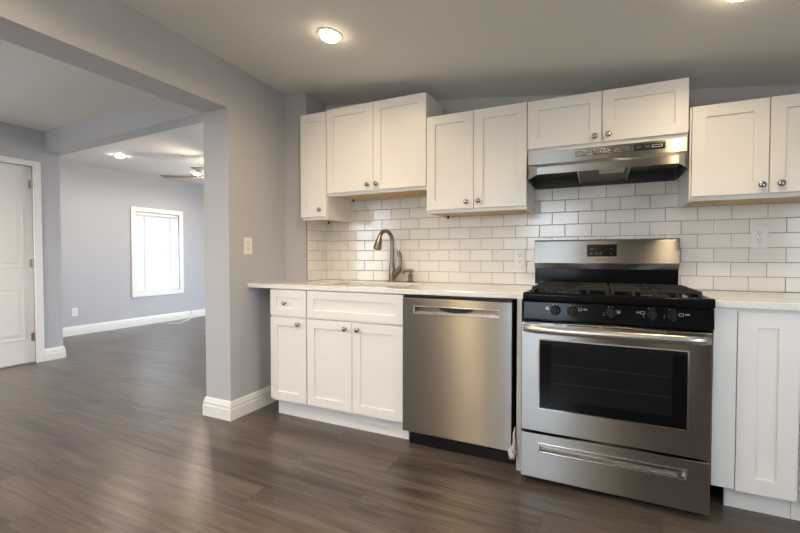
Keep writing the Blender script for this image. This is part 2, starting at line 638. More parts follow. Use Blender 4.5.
MB().lathe([(.028, 0), (.028, .006), (.011, .01), (.011, .03), (.024, .036), (.028, .05), (.02, .062), (0, .064)], (XE - .016, D[0] + .07, .95), 'x').build('door_handle', M['hinge'], d1, smooth=True)

# living room window with its picture-frame casing
def window(name, mk, casing_w=.075):
    """mk(bm_box) maps local (a along wall, d out of wall, z) boxes"""
    return None


b = MB()
cw = .072
b.cells([XW - .02, XW + .018], [W1[0] - cw, W1[0], W1[1], W1[1] + cw], [W1[2] - cw, W1[2], W1[3], W1[3] + cw], lambda i, j, k: not (j == 1 and k == 1))
w1 = b.build('window_1', M['trim'], structure=True, bevel=.003)
b = MB()
zm = (W1[2] + W1[3]) / 2
b.cells([XW - .10, XW - .07], [W1[0], W1[0] + .035, W1[1] - .035, W1[1]], [W1[2], W1[2] + .04, zm - .02, zm + .02, W1[3] - .04, W1[3]], lambda i, j, k: not (j == 1 and k in (1, 3)))
b.build('sash', M['trim'], w1)
MB().box(XW - .088, XW - .083, W1[0] + .03, W1[1] - .03, W1[2] + .03, W1[3] - .03).build('pane', M['glass'], w1)
b = MB()
b.cells([XW - .12, XW - .021], [W1[0] - .001, W1[0] + .001, W1[1] - .001, W1[1] + .001], [W1[2] - .001, W1[2] + .001, W1[3] - .001, W1[3] + .001], lambda i, j, k: not (j == 1 and k == 1))
b.build('jamb', M['trim'], w1)

# unseen windows added for daylight, behind the camera and at the living room end
for nm, (x0, x1, z0, z1), YF_, sg in (('added_window_2', W2, YF, 1), ('added_window_3', W3, YF, 1), ('added_window_4', W4, YR, -1)):
    b = MB()
    b.cells([x0 - cw, x0, x1, x1 + cw], sorted((YF_ - .02 * sg, YF_ + .018 * sg)), [z0 - cw, z0, z1, z1 + cw], lambda i, j, k: not (i == 1 and k == 1))
    w = b.build(nm, M['trim'], structure=True, bevel=.003)
    zm = (z0 + z1) / 2
    b = MB()
    b.cells([x0, x0 + .035, x1 - .035, x1], sorted((YF_ - .08 * sg, YF_ - .05 * sg)), [z0, z0 + .04, zm - .02, zm + .02, z1 - .04, z1], lambda i, j, k: not (i == 1 and k in (1, 3)))
    b.build('sash', M['trim'], w)
    MB().box(x0 + .03, x1 - .03, *sorted((YF_ - .068 * sg, YF_ - .063 * sg)), z0 + .03, z1 - .03).build('pane', M['glass'], w)

# unseen window added in the right-hand wall for cool daylight
b = MB()
b.cells([XR - .018, XR + .02], [W5[0] - cw, W5[0], W5[1], W5[1] + cw], [W5[2] - cw, W5[2], W5[3], W5[3] + cw], lambda i, j, k: not (j == 1 and k == 1))
w5 = b.build('added_window_5', M['trim'], structure=True, bevel=.003)
zm = (W5[2] + W5[3]) / 2
b = MB()
b.cells([XR + .05, XR + .08], [W5[0], W5[0] + .035, W5[1] - .035, W5[1]], [W5[2], W5[2] + .04, zm - .02, zm + .02, W5[3] - .04, W5[3]], lambda i, j, k: not (j == 1 and k in (1, 3)))
b.build('sash', M['trim'], w5)
MB().box(XR + .063, XR + .068, W5[0] + .03, W5[1] - .03, W5[2] + .03, W5[3] - .03).build('pane', M['glass'], w5)

# backsplash: separate beveled tiles in running bond over a grout bed
T, R, H = 0.1540, 0.0782, 0.916
g = .0010


def tile_on(bm, P, U, N, u0, u1, z0, z1, raise_=.0040, inset=.0030):
    """one bevelled tile on plane P + U*u, facing N"""
    if u1 - u0 < .012:
        return
    def q(u, z, d):
        return (P[0] + U[0] * u + N[0] * d, P[1] + U[1] * u + N[1] * d, z)
    i = min(inset, (u1 - u0) * .3)
    o_ = [q(u0, z0, .0008), q(u1, z0, .0008), q(u1, z1, .0008), q(u0, z1, .0008)]
    m_ = [q(u0, z0, raise_ * .55), q(u1, z0, raise_ * .55), q(u1, z1, raise_ * .55), q(u0, z1, raise_ * .55)]
    t_ = [q(u0 + i, z0 + i, raise_), q(u1 - i, z0 + i, raise_), q(u1 - i, z1 - i, raise_), q(u0 + i, z1 - i, raise_)]
    A, B, C_ = [[bm.verts.new(p) for p in L] for L in (o_, m_, t_)]
    for X, Y in ((A, B), (B, C_)):
        for k in range(4):
            bm.faces.new([X[k], X[(k + 1) % 4], Y[(k + 1) % 4], Y[k]])
    bm.faces.new(C_)


b = MB()
XB0 = -.136 + .006
for row in range(10):
    z0, z1 = H + row * R + g, H + (row + 1) * R - g
    off = 0 if row % 2 == 0 else T / 2
    i0 = math.floor((XB0 - off) / T)
    u = i0 * T + off
    while u < XR - .02:
        a, e_ = max(u + g, XB0), min(u + T - g, XR - .012)
        if e_ > a and z1 < 1.71:
            tile_on(b.bm, (0, -.002), (1, 0), (0, -1), a, e_, z0, z1)
        u += T
    # return on the side of the corner column
    if z1 < 1.40:
        off2 = 0.05 if row % 2 == 0 else 0.05 + T / 2
        u = -T + off2
        while u < .26:
            a, e_ = max(u + g, .006), min(u + T - g, .258)
            if e_ > a:
                tile_on(b.bm, (-.136 + .002, -.26), (0, 1), (1, 0), a, e_, z0, z1)
            u += T
bs = b.build('wall_backsplash', M['tile'], structure=True)
MB().box(-.136, XR - .01, -.0026, 0.0, .90, 1.70).box(-.136, -.1334, -.26, -.002, .90, 1.40).build('grout', M['grout'], bs)


# ------------------------------------------------------------------ ceiling lights
def downlight(x, y, z, label, power, tilt=(0, 0, 0), r=.058, color=CAN_COLOR, group='recessed ceiling lights', lens=None):
    t = thing('recessed_light', label, 'ceiling light', (x, y, z), rot=tilt, group=group)
    b = MB()
    b.lathe([(r * .90, -.002), (r * .90, -.008), (r * 1.10, -.006), (r * 1.15, -.001), (r * 1.15, .0)], (0, 0, 0), 'z', 40)
    # ring, open in the middle
    b.bm.faces.ensure_lookup_table()
    o = b.build('trim_ring', M['white_plastic'], t, local=True, smooth='auto')
    MB().lathe([(r * .89, -.004), (r * .89, -.010), (r * .75, -.024), (r * .4, -.034), (0, -.036)], (0, 0, 0), 'z', 40).build('lens', lens or M['lamp_lens'], t, local=True, smooth=True)
    l = bpy.data.lights.new('downlight_glow', 'AREA')
    l.shape = 'DISK'
    l.size = r * 1.6
    l.energy = power
    l.color = color
    l.spread = math.radians(165)
    lo = bpy.data.objects.new('downlight_glow', l)
    COL.objects.link(lo)
    lo.parent = t
    lo.location = (0, 0, -.040)
    return t


KT = (-0.0306, 0.1187, 0)
for (x, y, pw, lab) in ((.586, -.975, .31, 'lit recessed light in the sloping kitchen ceiling in front of the sink'),
                    (.58, -2.30, .95, 'lit recessed light in the kitchen ceiling behind the sink light'),
                    (.46, -3.40, 1.0, 'lit recessed light in the kitchen ceiling near the rear window'),
                    (2.34, -.93, .27, 'lit recessed light in the low ceiling in front of the range'),
                    (1.90, -3.50, .4, 'unseen recessed light added in the rear kitchen ceiling to brighten the short cabinet above the hood')):  # last one is an added unseen lamp that lifts the cabinet over the hood
    downlight(x, y, ceil_z(x, y), lab, CAN_POWER * pw, KT, lens=M['soft_lens'] if y > -1.5 else M['lamp_lens'])
downlight(-3.738, .51, FLAT, 'lit recessed light in the living room ceiling nearest the dropped beam', 8, color=(1, .84, .66), lens=M['dim_lens'])
downlight(-3.847, 1.746, FLAT, 'lit recessed light in the living room ceiling near the fan blade', 8, color=(1, .84, .66), lens=M['dim_lens'])
downlight(-2.55, -2.3, FLAT, 'unseen recessed light added in the entry room ceiling to brighten the room', 40, color=(1, .88, .74), lens=M['bright_lens'])  # added out of view to brighten the entry room and its door

# ceiling fan in the living room
fan = thing('ceiling_fan', 'ceiling fan with slim taupe blades and small lit lamps in the living room', 'ceiling fan', (-2.735, 1.100, 2.15))
MB().lathe([(.06, 0), (.055, .03), (.02, .05), (.014, .055)], (0, 0, .22), 'z').lathe([(.012, 0), (.012, .24)], (0, 0, .03), 'z').build('downrod', M['nickel'], fan, local=True, smooth='auto')
MB().lathe([(.03, -.03), (.055, -.022), (.06, .0), (.055, .03), (.03, .05)], (0, 0, 0), 'z').build('motor_housing', M['nickel'], fan, local=True, smooth='auto')
for k in range(4):
    a = math.radians(212 + 91 * k)
    ca, sa = math.cos(a), math.sin(a)
    b = MB()
    rings = []
    for r_, w_, dz in ((.055, .05, 0), (.14, .10, 0), (.35, .12, 0), (.62, .125, 0), (.635, .115, 0)):
        sec = []
        for s, h in ((-1, -.004), (1, .004)):
            pass
        tilt = .04
        P = []
        for wx, hz in ((-w_ / 2, -.004), (w_ / 2, -.004), (w_ / 2, .004), (-w_ / 2, .004)):
            y_, z_ = wx * math.cos(tilt) - hz * math.sin(tilt), wx * math.sin(tilt) + hz * math.cos(tilt)
            P.append((r_ * ca - y_ * sa, r_ * sa + y_ * ca, z_ + dz))
        rings.append(P)
    b.loft(rings)
    b.build('blade', M['fan_blade'], fan, local=True)
for k in range(3):
    a = math.radians(200 + 120 * k)
    x, y = .085 * math.cos(a), .085 * math.sin(a)
    MB().tube([(0, 0, -.03), (x * .6, y * .6, -.05), (x, y, -.045)], .008).build('lamp_arm', M['nickel'], fan, local=True)
    MB().lathe([(.012, .03), (.022, .02), (.03, 0), (.026, -.012), (.0, -.02)], (x, y, -.065), 'z').build('lamp_bulb', M['dim_lens'], fan, local=True, smooth=True)
l = bpy.data.lights.new('fan_lamp_glow', 'POINT')
l.energy = 14
l.color = (1, .84, .66)
l.shadow_soft_size = .05
lo = bpy.data.objects.new('fan_lamp_glow', l)
COL.objects.link(lo)
lo.parent = fan
lo.location = (0, 0, -.13)

# venetian blind in the living room window
bl = thing('window_blind', 'white horizontal slat blind lowered over the bright living room window', 'blind', (XW - .03, 1.695, W1[2] + .01))
y0, y1 = W1[0] + .006, W1[1] - .006
MB().box(XW - .058, XW - .008, y0, y1, W1[3] - .05, W1[3] - .003).build('headrail', M['white_plastic'], bl, bevel=.003)
b = MB()
ns = 28
zt, zb = W1[3] - .06, W1[2] + .055
for i in range(ns):
    z = zb + (zt - zb) * i / (ns - 1)
    a = math.radians(75)
    w = .048
    pts = []
    for s in (-1, -.5, 0, .5, 1):
        cu = .003 * (1 - s * s)
        pts.append((XW - .033 + s * w / 2 * math.cos(a) + cu * math.sin(a), z - s * w / 2 * math.sin(a) + cu * math.cos(a)))
    outl = pts + [(p[0], p[1] - .0022) for p in pts[::-1]]
    b.prism([(p[0], p[1]) for p in outl], 'y', y0 + .004, y1 - .004)
b.build('slats', M['slat'], bl)
MB().box(XW - .058, XW - .010, y0, y1, W1[2] + .008, W1[2] + .028).build('bottom_rail', M['white_plastic'], bl, bevel=.004)
for f in (.2, .8):
    y = y0 + (y1 - y0) * f
    MB().box(XW - .0075, XW - .006, y - .012, y + .012, W1[2] + .02, W1[3] - .04).build('ladder_tape', M['slat'], bl)


# ------------------------------------------------------------------ outlets
def outlet(name, label, loc, rotz, w=.075, h=.118):
    t = thing(name, label, 'wall outlet', loc, rotz)
    b = MB().box(-w / 2, w / 2, -.006, 0, -h / 2, h / 2)
    b.build('cover_plate', M['white_plastic'], t, local=True, bevel=.003)
    rc = MB().box(-.017, .017, -.0085, -.005, -.034, .034).build('receptacle', M['white_plastic'], t, local=True, bevel=.0015)
    b = MB()
    for z in (-.019, .019):
        b.box(-.0085, -.006, -.009, -.0082, z - .001, z + .009)
        b.box(.0055, .008, -.009, -.0082, z + .000, z + .008)
        b.lathe([(.0028, .0082), (.0028, .009)], (0, 0, z - .0085), '-y', 10)
    b.build('slots', M['dark'], rc, local=True)
    return t


outlet('wall_outlet', 'white outlet on the grey partition wall left of the counter', (XL, -.652, 1.177), math.radians(90))
outlet('wall_outlet', 'white outlet on the tiles just left of the range', (1.418, -.0065, 1.091), 0)
outlet('wall_outlet', 'white outlet on the tiles right of the range', (2.660, -.0065, 1.209), 0)
outlet('wall_outlet', 'white outlet low on the living room wall left of the window', (XW, .452, .325), math.radians(90))


# ------------------------------------------------------------------ cabinets
def knob(parent, x, z, yf):
    return MB().lathe([(.0085, 0), (.0075, .003), (.0055, .007), (.006, .012), (.0125, .017), (.0155, .021), (.0155, .024), (.012, .027), (.0, .0285)], (x, yf, z), '-y', 20).build('knob', M['nickel'], parent, smooth=True)


def shaker(name, parent, x0, x1, z0, z1, yf, rail=.057, t=.019):
    return MB().recess(x0, x1, z0, z1, yf, t, (x0 + rail, x1 - rail, z0 + rail, z1 - rail), .009).build(name, M['cabinet'], parent, bevel=.0012)


def upper(label, x0, x1, z0, z1, doors, knobs, name='wall_cabinet', mirror_clip=True):
    """doors: list of (x0,x1); knobs: list of (x,z)"""
    yb, yc, yf = -.010, -.325, -.345
    t = thing(name, label, 'wall cabinet', ((x0 + x1) / 2, -.17, z0))
    # carcass: a box open below with a recessed bottom
    b = MB()
    b.cells([x0, x0 + .016, x1 - .016, x1], [yc, yc + .018, yb - .012, yb], [z0, z0 + .016, z1], lambda i, j, k: k == 1 or j == 0 or i in (0, 2))
    b.build('body', M['cabinet'], t, bevel=.0008)
    MB().box(x0 + .0165, x1 - .0165, yc + .0185, yb - .0005, z0 + .0105, z0 + .0158).build('underside_panel', M['plywood'], t)
    MB().box(x0 + .0005, x1 - .0005, yc + .001, yb - .001, z0 - .0035, z0 - .0002).cells([0, 1], [0, 1], [0, 1], lambda i, j, k: False).build('bottom_edge', M['plywood'], t) if False else None
    for (a, e_), kp in zip(doors, knobs):
        d = shaker('door', t, a, e_, z0 + .020, z1 - .004, yf)
        knob(d, kp[0], kp[1], yf)
    MB().lathe([(.007, 0), (.007, .018), (.004, .02)], (x0 + .05, -.06, z0 - .010), 'z', 12).build('mounting_clip', M['dark'], t) if mirror_clip else None
    return t


upper('narrow white wall cabinet with one door beside the grey wall corner', -.121, .108, 1.374, 2.150, [(-.120, .106)], [(.057, 1.444)])
upper('tall-set white double wall cabinet above the sink faucet', .112, .884, 1.538, 2.158, [(.115, .495), (.498, .883)], [(.457, 1.596), (.527, 1.597)])
upper('white double wall cabinet between the sink cabinet and range hood', .886, 1.508, 1.380, 1.996, [(.888, 1.193), (1.196, 1.507)], [(1.152, 1.439), (1.228, 1.440)])
upper('short white double wall cabinet directly above the range hood', 1.510, 2.284, 1.700, 1.994, [(1.512, 1.894), (1.898, 2.283)], [(1.863, 1.749), (1.928, 1.751)], mirror_clip=False)
upper('white double wall cabinet right of the range hood', 2.291, 2.912, 1.380, 1.846, [(2.299, 2.597), (2.601, 2.905)], [(2.569, 1.438), (2.638, 1.440)], mirror_clip=False)


def base(label, x0, x1, fronts, knob_spec, toe_x=None, name='base_cabinet', filler=None):
    yc, yf = -.625, -.645
    t = thing(name, label, 'base cabinet', ((x0 + x1) / 2, -.33, 0))
    b = MB()
    b.cells([x0, x0 + .002, x1 - .002, x1], [yc, yc + .018, -.030, -.012], [.112, .130, .884], lambda i, j, k: not (i == 1 and j == 1 and k == 1))
    b.build('body', M['cabinet'], t, bevel=.0008)
    tx = toe_x or (x0, x1)
    MB().box(tx[0], tx[1], -.572, -.556, 0, .1115).build('toe_kick', M['cabinet'], t)
    for (kind, a, e_, z0, z1, rail), ks in zip(fronts, knob_spec):
        d = shaker(kind, t, a, e_, z0, z1, yf, rail)
        if ks:
            knob(d, ks[0], ks[1], yf)
    if filler:
        MB().box(filler[0], filler[1], -.643, -.6255, .112, .884).build('filler_strip', M['cabinet'], t)
    return t


base('narrow white base cabinet with a small drawer over one door', -.148, .160,
     [('drawer', -.145, .156, .704, .880, .052), ('door', -.145, .156, .128, .694, .057)], [(-.012, .793), (.100, .656)], toe_x=(-.142, .160))
base('white sink base cabinet with a false drawer front over two doors', .1615, .866,
     [('false_drawer_front', .167, .861, .704, .880, .052), ('door', .167, .509, .128, .694, .057), ('door', .513, .861, .128, .694, .057)],
     [None, (.466, .653), (.556, .653)])
base('white base cabinet right of the range with a narrow panelled door', 2.337, 2.625,
     [('door', 2.421, 2.622, .108, .873, .066)], [None], toe_x=(2.40, 2.625), filler=(2.337, 2.418))
base('white base cabinet at the right edge of the picture', 2.628, 3.20,
     [('door', 2.632, 2.912, .108, .873, .057), ('door', 2.916, 3.196, .108, .873, .057)], [(2.88, .82), (2.95, .82)])

# countertops
b = MB()
SX0, SX1, SY0, SY1 = .165, .775, -.525, -.150
b.cells([XL, -.1359, SX0, SX1, 1.540], [-.655, SY0, -.2601, SY1, -.0085], [.886, .916],
        lambda i, j, k: not (i == 0 and j >= 2) and not (i == 2 and j in (1, 2)))
ct = b.build('countertop', M['quartz'], bevel=.003, origin=(.6, -.33, .886))
tag(ct, 'white veined quartz countertop with the sink cutout, left of the range', 'countertop')
ct2 = MB().box(2.326, 3.25, -.655, -.0085, .886, .916).build('countertop', M['quartz'], bevel=.003, origin=(2.8, -.33, .886))
tag(ct2, 'short white quartz countertop right of the range', 'countertop')

# sink
sk = thing('kitchen_sink', 'undermount sink basin set in the white countertop below the faucet', 'sink', (.47, -.335, .68))
b = MB()
def rr(x0, x1, y0, y1, r, z, n=5):
    P = []
    for cx, cy, a0 in ((x1 - r, y1 - r, 0), (x0 + r, y1 - r, 90), (x0 + r, y0 + r, 180), (x1 - r, y0 + r, 270)):
        for k in range(n + 1):
            a = math.radians(a0 + 90 * k / n)
            P.append((cx + r * math.cos(a), cy + r * math.sin(a), z))
    return P
o_ = .012
b.loft([rr(SX0 + .002, SX1 - .002, SY0 + .002, SY1 - .002, .03, .884), rr(SX0 + .004, SX1 - .004, SY0 + .004, SY1 - .004, .03, .71),
        rr(SX0 + .02, SX1 - .02, SY0 + .02, SY1 - .02, .03, .692)], cap=False)
b.bm.faces.new([b.bm.verts.new(p) for p in rr(SX0 + .02, SX1 - .02, SY0 + .02, SY1 - .02, .03, .692)])
bas = b.build('basin', M['steel_smooth'], sk, smooth='auto', fix=True)
so = bas.modifiers.new('thickness', 'SOLIDIFY')
so.thickness = .0015
MB().lathe([(.042, 0), (.042, .003), (.03, .004), (.028, .001), (0, .001)], (.47, -.34, .693), 'z').build('drain', M['chrome'], sk)

# faucet
fa = thing('kitchen_faucet', 'tall brushed nickel gooseneck faucet with a side lever behind the sink', 'faucet', (.505, -.075, .916))
MB().lathe([(.028, 0), (.028, .006), (.0245, .012), (.0235, .09), (.020, .12), (.0165, .14), (.0155, .15)], (.505, -.075, .916), 'z', 28).build('base', M['bronze_nickel'], fa, smooth='auto')
pts, rad = [], []
p0 = Vector((.505, -.075, 1.06))
dirv = Vector((-.25, -.97, 0)).normalized()
for k in range(5):
    pts.append(p0 + Vector((0, 0, .16 * k / 4)))
    rad.append(.0145)
rb = .069
for k in range(1, 15):
    a = math.pi * (k / 14) * .93
    pts.append(p0 + Vector((0, 0, .16)) + dirv * (rb - rb * math.cos(a)) + Vector((0, 0, rb * math.sin(a))))
    rad.append(.0143)
MB().tube(pts, rad, 18).build('spout', M['bronze_nickel'], fa, smooth='auto')
e0 = pts[-1]
dv = (pts[-1] - pts[-2]).normalized()
MB().tube([e0 - dv * .012, e0, e0 + dv * .012, e0 + dv * .05, e0 + dv * .078, e0 + dv * .085], [.0150, .0170, .0205, .0265, .029, .025], 20).build('spray_head', M['bronze_nickel'], fa, smooth='auto')
hb = Vector((.527, -.080, .965))
MB().tube([(.508, -.075, .94), (.535, -.082, .975), (.566, -.088, 1.000), (.578, -.090, 1.025)], [.020, .024, .021, .016], 16).build('handle_body', M['bronze_nickel'], fa, smooth='auto')
MB().tube([(.572, -.089, 1.012), (.582, -.091, 1.045), (.580, -.090, 1.09), (.569, -.088, 1.125), (.562, -.087, 1.145)], [.014, .012, .0125, .0165, .008], 14).build('lever', M['bronze_nickel'], fa, smooth='auto')

# soap dispenser
sd = thing('soap_dispenser', 'small nickel soap dispenser pump right of the faucet', 'soap dispenser', (.652, -.070, .916))
MB().lathe([(.030, 0), (.030, .006), (.020, .014), (.016, .034), (.021, .046), (.016, .058), (.008, .064), (.008, .074)], (.652, -.070, .916), 'z', 20).build('base', M['bronze_nickel'], sd, smooth='auto')
MB().tube([(.674, -.070, .994), (.656, -.073, 1.000), (.628, -.080, 1.000), (.606, -.086, .993), (.597, -.088, .978)], [.011, .0145, .0105, .0095, .007], 12).build('pump_spout', M['bronze_nickel'], sd, smooth='auto')

# ------------------------------------------------------------------ dishwasher
dx0, dx1 = .874, 1.492
dw = thing('dishwasher', 'stainless steel dishwasher with pocket handle under the counter', 'dishwasher', (1.18, -.33, 0))
MB().box(dx0 + .004, dx1 - .004, -.620, -.03, .11, .872).build('tub', M['dark'], dw)
hx0, hx1, hz0, hz1 = .946, 1.428, .784, .825
b = MB().recess(dx0, dx1, .100, .868, -.680, .055, (hx0, hx1, hz0, hz1), .028)
dd = b.build('door', M['steel'], dw, bevel=.003)
b = MB()
b.cells([hx0 - .003, hx0 + .006, hx1 - .006, hx1 + .003], [-.6835, -.664], [hz0 - .003, hz0 + .004, hz1 - .004, hz1 + .003], lambda i, j, k: not (i == 1 and k == 1))
hd = b.build('pocket_handle', M['chrome'], dd, bevel=.001)
# curved scoop in the middle of the pocket, light bars at its two ends
b = MB()
n = 16
outl = [(1.085 + (1.290 - 1.085) * k / n, hz1 - .0045 - .027 * math.sin(math.pi * k / n) ** .55) for k in range(n + 1)]
b.prism([(1.085, hz1 - .004)] + outl + [(1.290, hz1 - .004)], 'y', -.668, -.6525)
b.build('finger_recess', M['dark'], dd)
MB().box(hx0 + .0065, hx1 - .0065, -.6655, -.6525, hz0 + .0045, hz0 + .012).build('grip_bar', M['steel_smooth'], dd)
MB().box(dx0 + .015, dx1 - .005, -.605, -.585, 0, .100).build('toe_kick', M['black_plastic'], dw)
MB().box(dx0 + .002, dx1 - .002, -.672, -.632, .8685, .883).build('control_strip', M['black_plastic'], dw)

# filler panel and plastic wrap between dishwasher and range
fp = MB().box(1.513, 1.537, -.660, -.012, 0, .8855).build('filler_panel', M['dull_white'], bevel=.001, origin=(1.525, -.33, 0))
tag(fp, 'narrow white filler panel standing between the dishwasher and the range', 'filler panel')
b = MB()
random.seed(3)
bmesh.ops.create_icosphere(b.bm, subdivisions=4, radius=1.0)
for v in b.bm.verts:
    p = v.co.copy()
    k = 1 + .16 * math.sin(7 * p.x + 3 * p.z) + .14 * math.sin(9 * p.z - 5 * p.y) + .10 * math.sin(15 * p.y + 8 * p.x) + random.uniform(-.05, .05)
    v.co = Vector((p.x * .018 * k, p.y * .014 * k, p.z * .030 * k))
bmesh.ops.translate(b.bm, verts=b.bm.verts, vec=(1.497, -.690, .098))
b.tube([(1.502, -.686, .12), (1.507, -.680, .15), (1.504, -.676, .19), (1.508, -.672, .23)], [.012, .008, .006, .002], 8)
pw_ = b.build('plastic_wrap', M['plastic_wrap'], smooth=True, origin=(1.497, -.690, .066))
tag(pw_, 'crumpled scrap of pale plastic stuck low beside the dishwasher door', 'plastic scrap')

# ------------------------------------------------------------------ range
rg = thing('gas_range', 'stainless steel gas range with black cooktop and oven window', 'range', (1.93, -.38, 0))
rx0, rx1 = 1.552, 2.310
MB().box(rx0 + .004, rx1 - .004, -.700, -.030, .045, .886).build('side_panels', M['black'], rg)
for x in (rx0 + .05, rx1 - .05):
    for y in (-.64, -.10):
        MB().lathe([(.018, 0), (.018, .008), (.010, .012), (.010, .046)], (x, y, 0), 'z', 14).build('foot', M['black_plastic'], rg)
# oven door
wx0, wx1, wz0, wz1 = 1.634, 2.230, .375, .709
b = MB().recess(rx0, rx1, .262, .789, -.760, .055, (wx0, wx1, wz0, wz1), .008)
od = b.build('oven_door', M['steel'], rg, bevel=.003)
b = MB()
b.cells([wx0 - .002, wx0 + .003, wx1 - .003, wx1 + .002], [-.7625, -.752], [wz0 - .002, wz0 + .003, wz1 - .003, wz1 + .002], lambda i, j, k: not (i == 1 and k == 1))
b.build('window_frame', M['chrome'], od)
ow = MB().box(wx0 + .0032, wx1 - .0032, -.757, -.7522, wz0 + .0032, wz1 - .0032).build('oven_window', M['black_glass'], od)
MB().box(1.689, 2.175, -.7578, -.7571, .424, .691).build('inner_window', M['inner_glass'], ow)
b = MB()
for z in (.505, .590):
    b.box(1.700, 2.165, -.7581, -.7579, z, z + .0025)
b.build('oven_rack', mat('dim_rack_wire', (.009, .009, .009), .4), ow)
# bar handle, bowed slightly outwards
b = MB()
rings = []
for k in range(25):
    f = k / 24
    x = rx0 + .010 + (rx1 - rx0 - .016) * f
    e_ = min(f, 1 - f)
    bow = -.040 * (1 - math.exp(-e_ * 30)) - .012 * math.sin(math.pi * f)
    hh = .017
    yc = -.768 + bow
    rings.append([(x, yc + dy, .762 + dz) for dy, dz in ((0.010, -hh * .8), (-.002, -hh), (-.009, -hh * .6), (-.011, 0), (-.009, hh * .6), (-.002, hh), (.010, hh * .8))])
b.loft(rings)
for x in (rx0 + .020, rx1 - .018):
    b.box(x - .010, x + .010, -.775, -.756, .748, .776)
b.build('handle', mat('satin_steel_bar', (0.55, 0.53, 0.50), 0.34, 1.0), od, smooth='auto')
for x0, x1 in ((1.565, 1.640), (1.700, 1.738), (1.755, 1.890), (1.905, 2.030), (2.150, 2.290)):
    MB().box(x0, x1, -.7612, -.756, .7815, .7855).build('vent_slot', M['dark'], od)
# storage drawer
b = MB().recess(rx0, rx1, .034, .250, -.760, .050, (1.636, 2.228, .165, .206), .024)
dr = b.build('drawer', M['steel'], rg, bevel=.003)
b = MB()
b.cells([1.633, 1.640, 2.224, 2.231], [-.763, -.737], [.162, .168, .203, .209], lambda i, j, k: (not (i == 1 and k == 1)))
b.build('drawer_handle', M['steel_smooth'], dr, bevel=.001)
MB().prism([(-.757, .1685), (-.737, .1685), (-.737, .182), (-.740, .182)], 'x', 1.642, 2.20).build('grip_scoop', M['chrome'], dr)
# control panel
cp = MB().prism([(-.722, .798), (-.745, .800), (-.738, .887), (-.700, .887), (-.700, .798)], 'x', 1.556, 2.320).build('control_panel', M['black'], rg, bevel=.004)
ck = MB().prism([(-.742, .888), (-.750, .896), (-.750, .922), (-.742, .930), (-.718, .930), (-.708, .914), (-.085, .914), (-.085, .888)], 'x', 1.575, 2.301)
for x0, x1 in ((1.555, 1.575), (2.301, 2.321)):
    ck.prism([(-.742, .888), (-.750, .896), (-.750, .922), (-.742, .930), (-.085, .930), (-.085, .888)], 'x', x0, x1)
ck.build('cooktop', M['black'], rg, bevel=.004, segs=3)
for i, (x, z) in enumerate(((1.704, .850), (1.779, .849), (1.939, .850), (2.096, .852), (2.172, .852))):
    k = MB().lathe([(.0235, 0), (.0235, .006), (.020, .012), (.019, .020), (.0, .021)], (x, -.7415, z), '-y', 28).build('knob', M['black_plastic'], cp, smooth='auto')
    MB().box(x - .0075, x + .0075, -.775, -.758, z - .021, z + .023).build('grip', M['black_plastic'], k, bevel=.003)
def icon(x, z, y=-.7427):
    b = MB()
    w, h, t_ = .008, .006, .0012
    b.cells([x - w, x - w + t_, x + w - t_, x + w], [y, y + .002], [z - h, z - h + t_, z + h - t_, z + h], lambda i, j, k: not (i == 1 and k == 1))
    b.build('burner_icon', M['marking'], cp)
for x, z in ((1.812, .858), (1.968, .856), (2.063, .858), (2.205, .857)):
    icon(x, z)
MB().lathe([(.0065, 0), (.0085, 0), (.0085, .0008), (.0065, .0008)], (1.668, -.7418, .857), '-y', 18).build('burner_icon', M['marking'], cp)
for x in (1.826, 2.038, 2.219):
    for dz in (.003, -.001):
        MB().box(x, x + .016, -.7427, -.7407, .857 + dz, .8585 + dz).build('printed_line', M['marking'], cp)
MB().box(1.9655, 1.9705, -.7427, -.7407, .8535, .8585).build('printed_dot', M['marking'], cp)
for x, z in ((1.704, .850), (1.779, .849), (1.939, .850), (2.096, .852), (2.172, .852)):
    MB().box(x - .012, x - .007, -.7415, -.7395, z + .0255, z + .0275).build('printed_dot', M['marking'], cp)
    for dz in (-.012, -.002):
        MB().box(x - .031, x - .0265, -.7427, -.7407, z + dz, z + dz + .002).build('printed_dot', M['marking'], cp)
    MB().box(x + .004, x + .009, -.7420, -.7395, z + .0255, z + .0285).build('red_mark', M['red_marking'], cp)
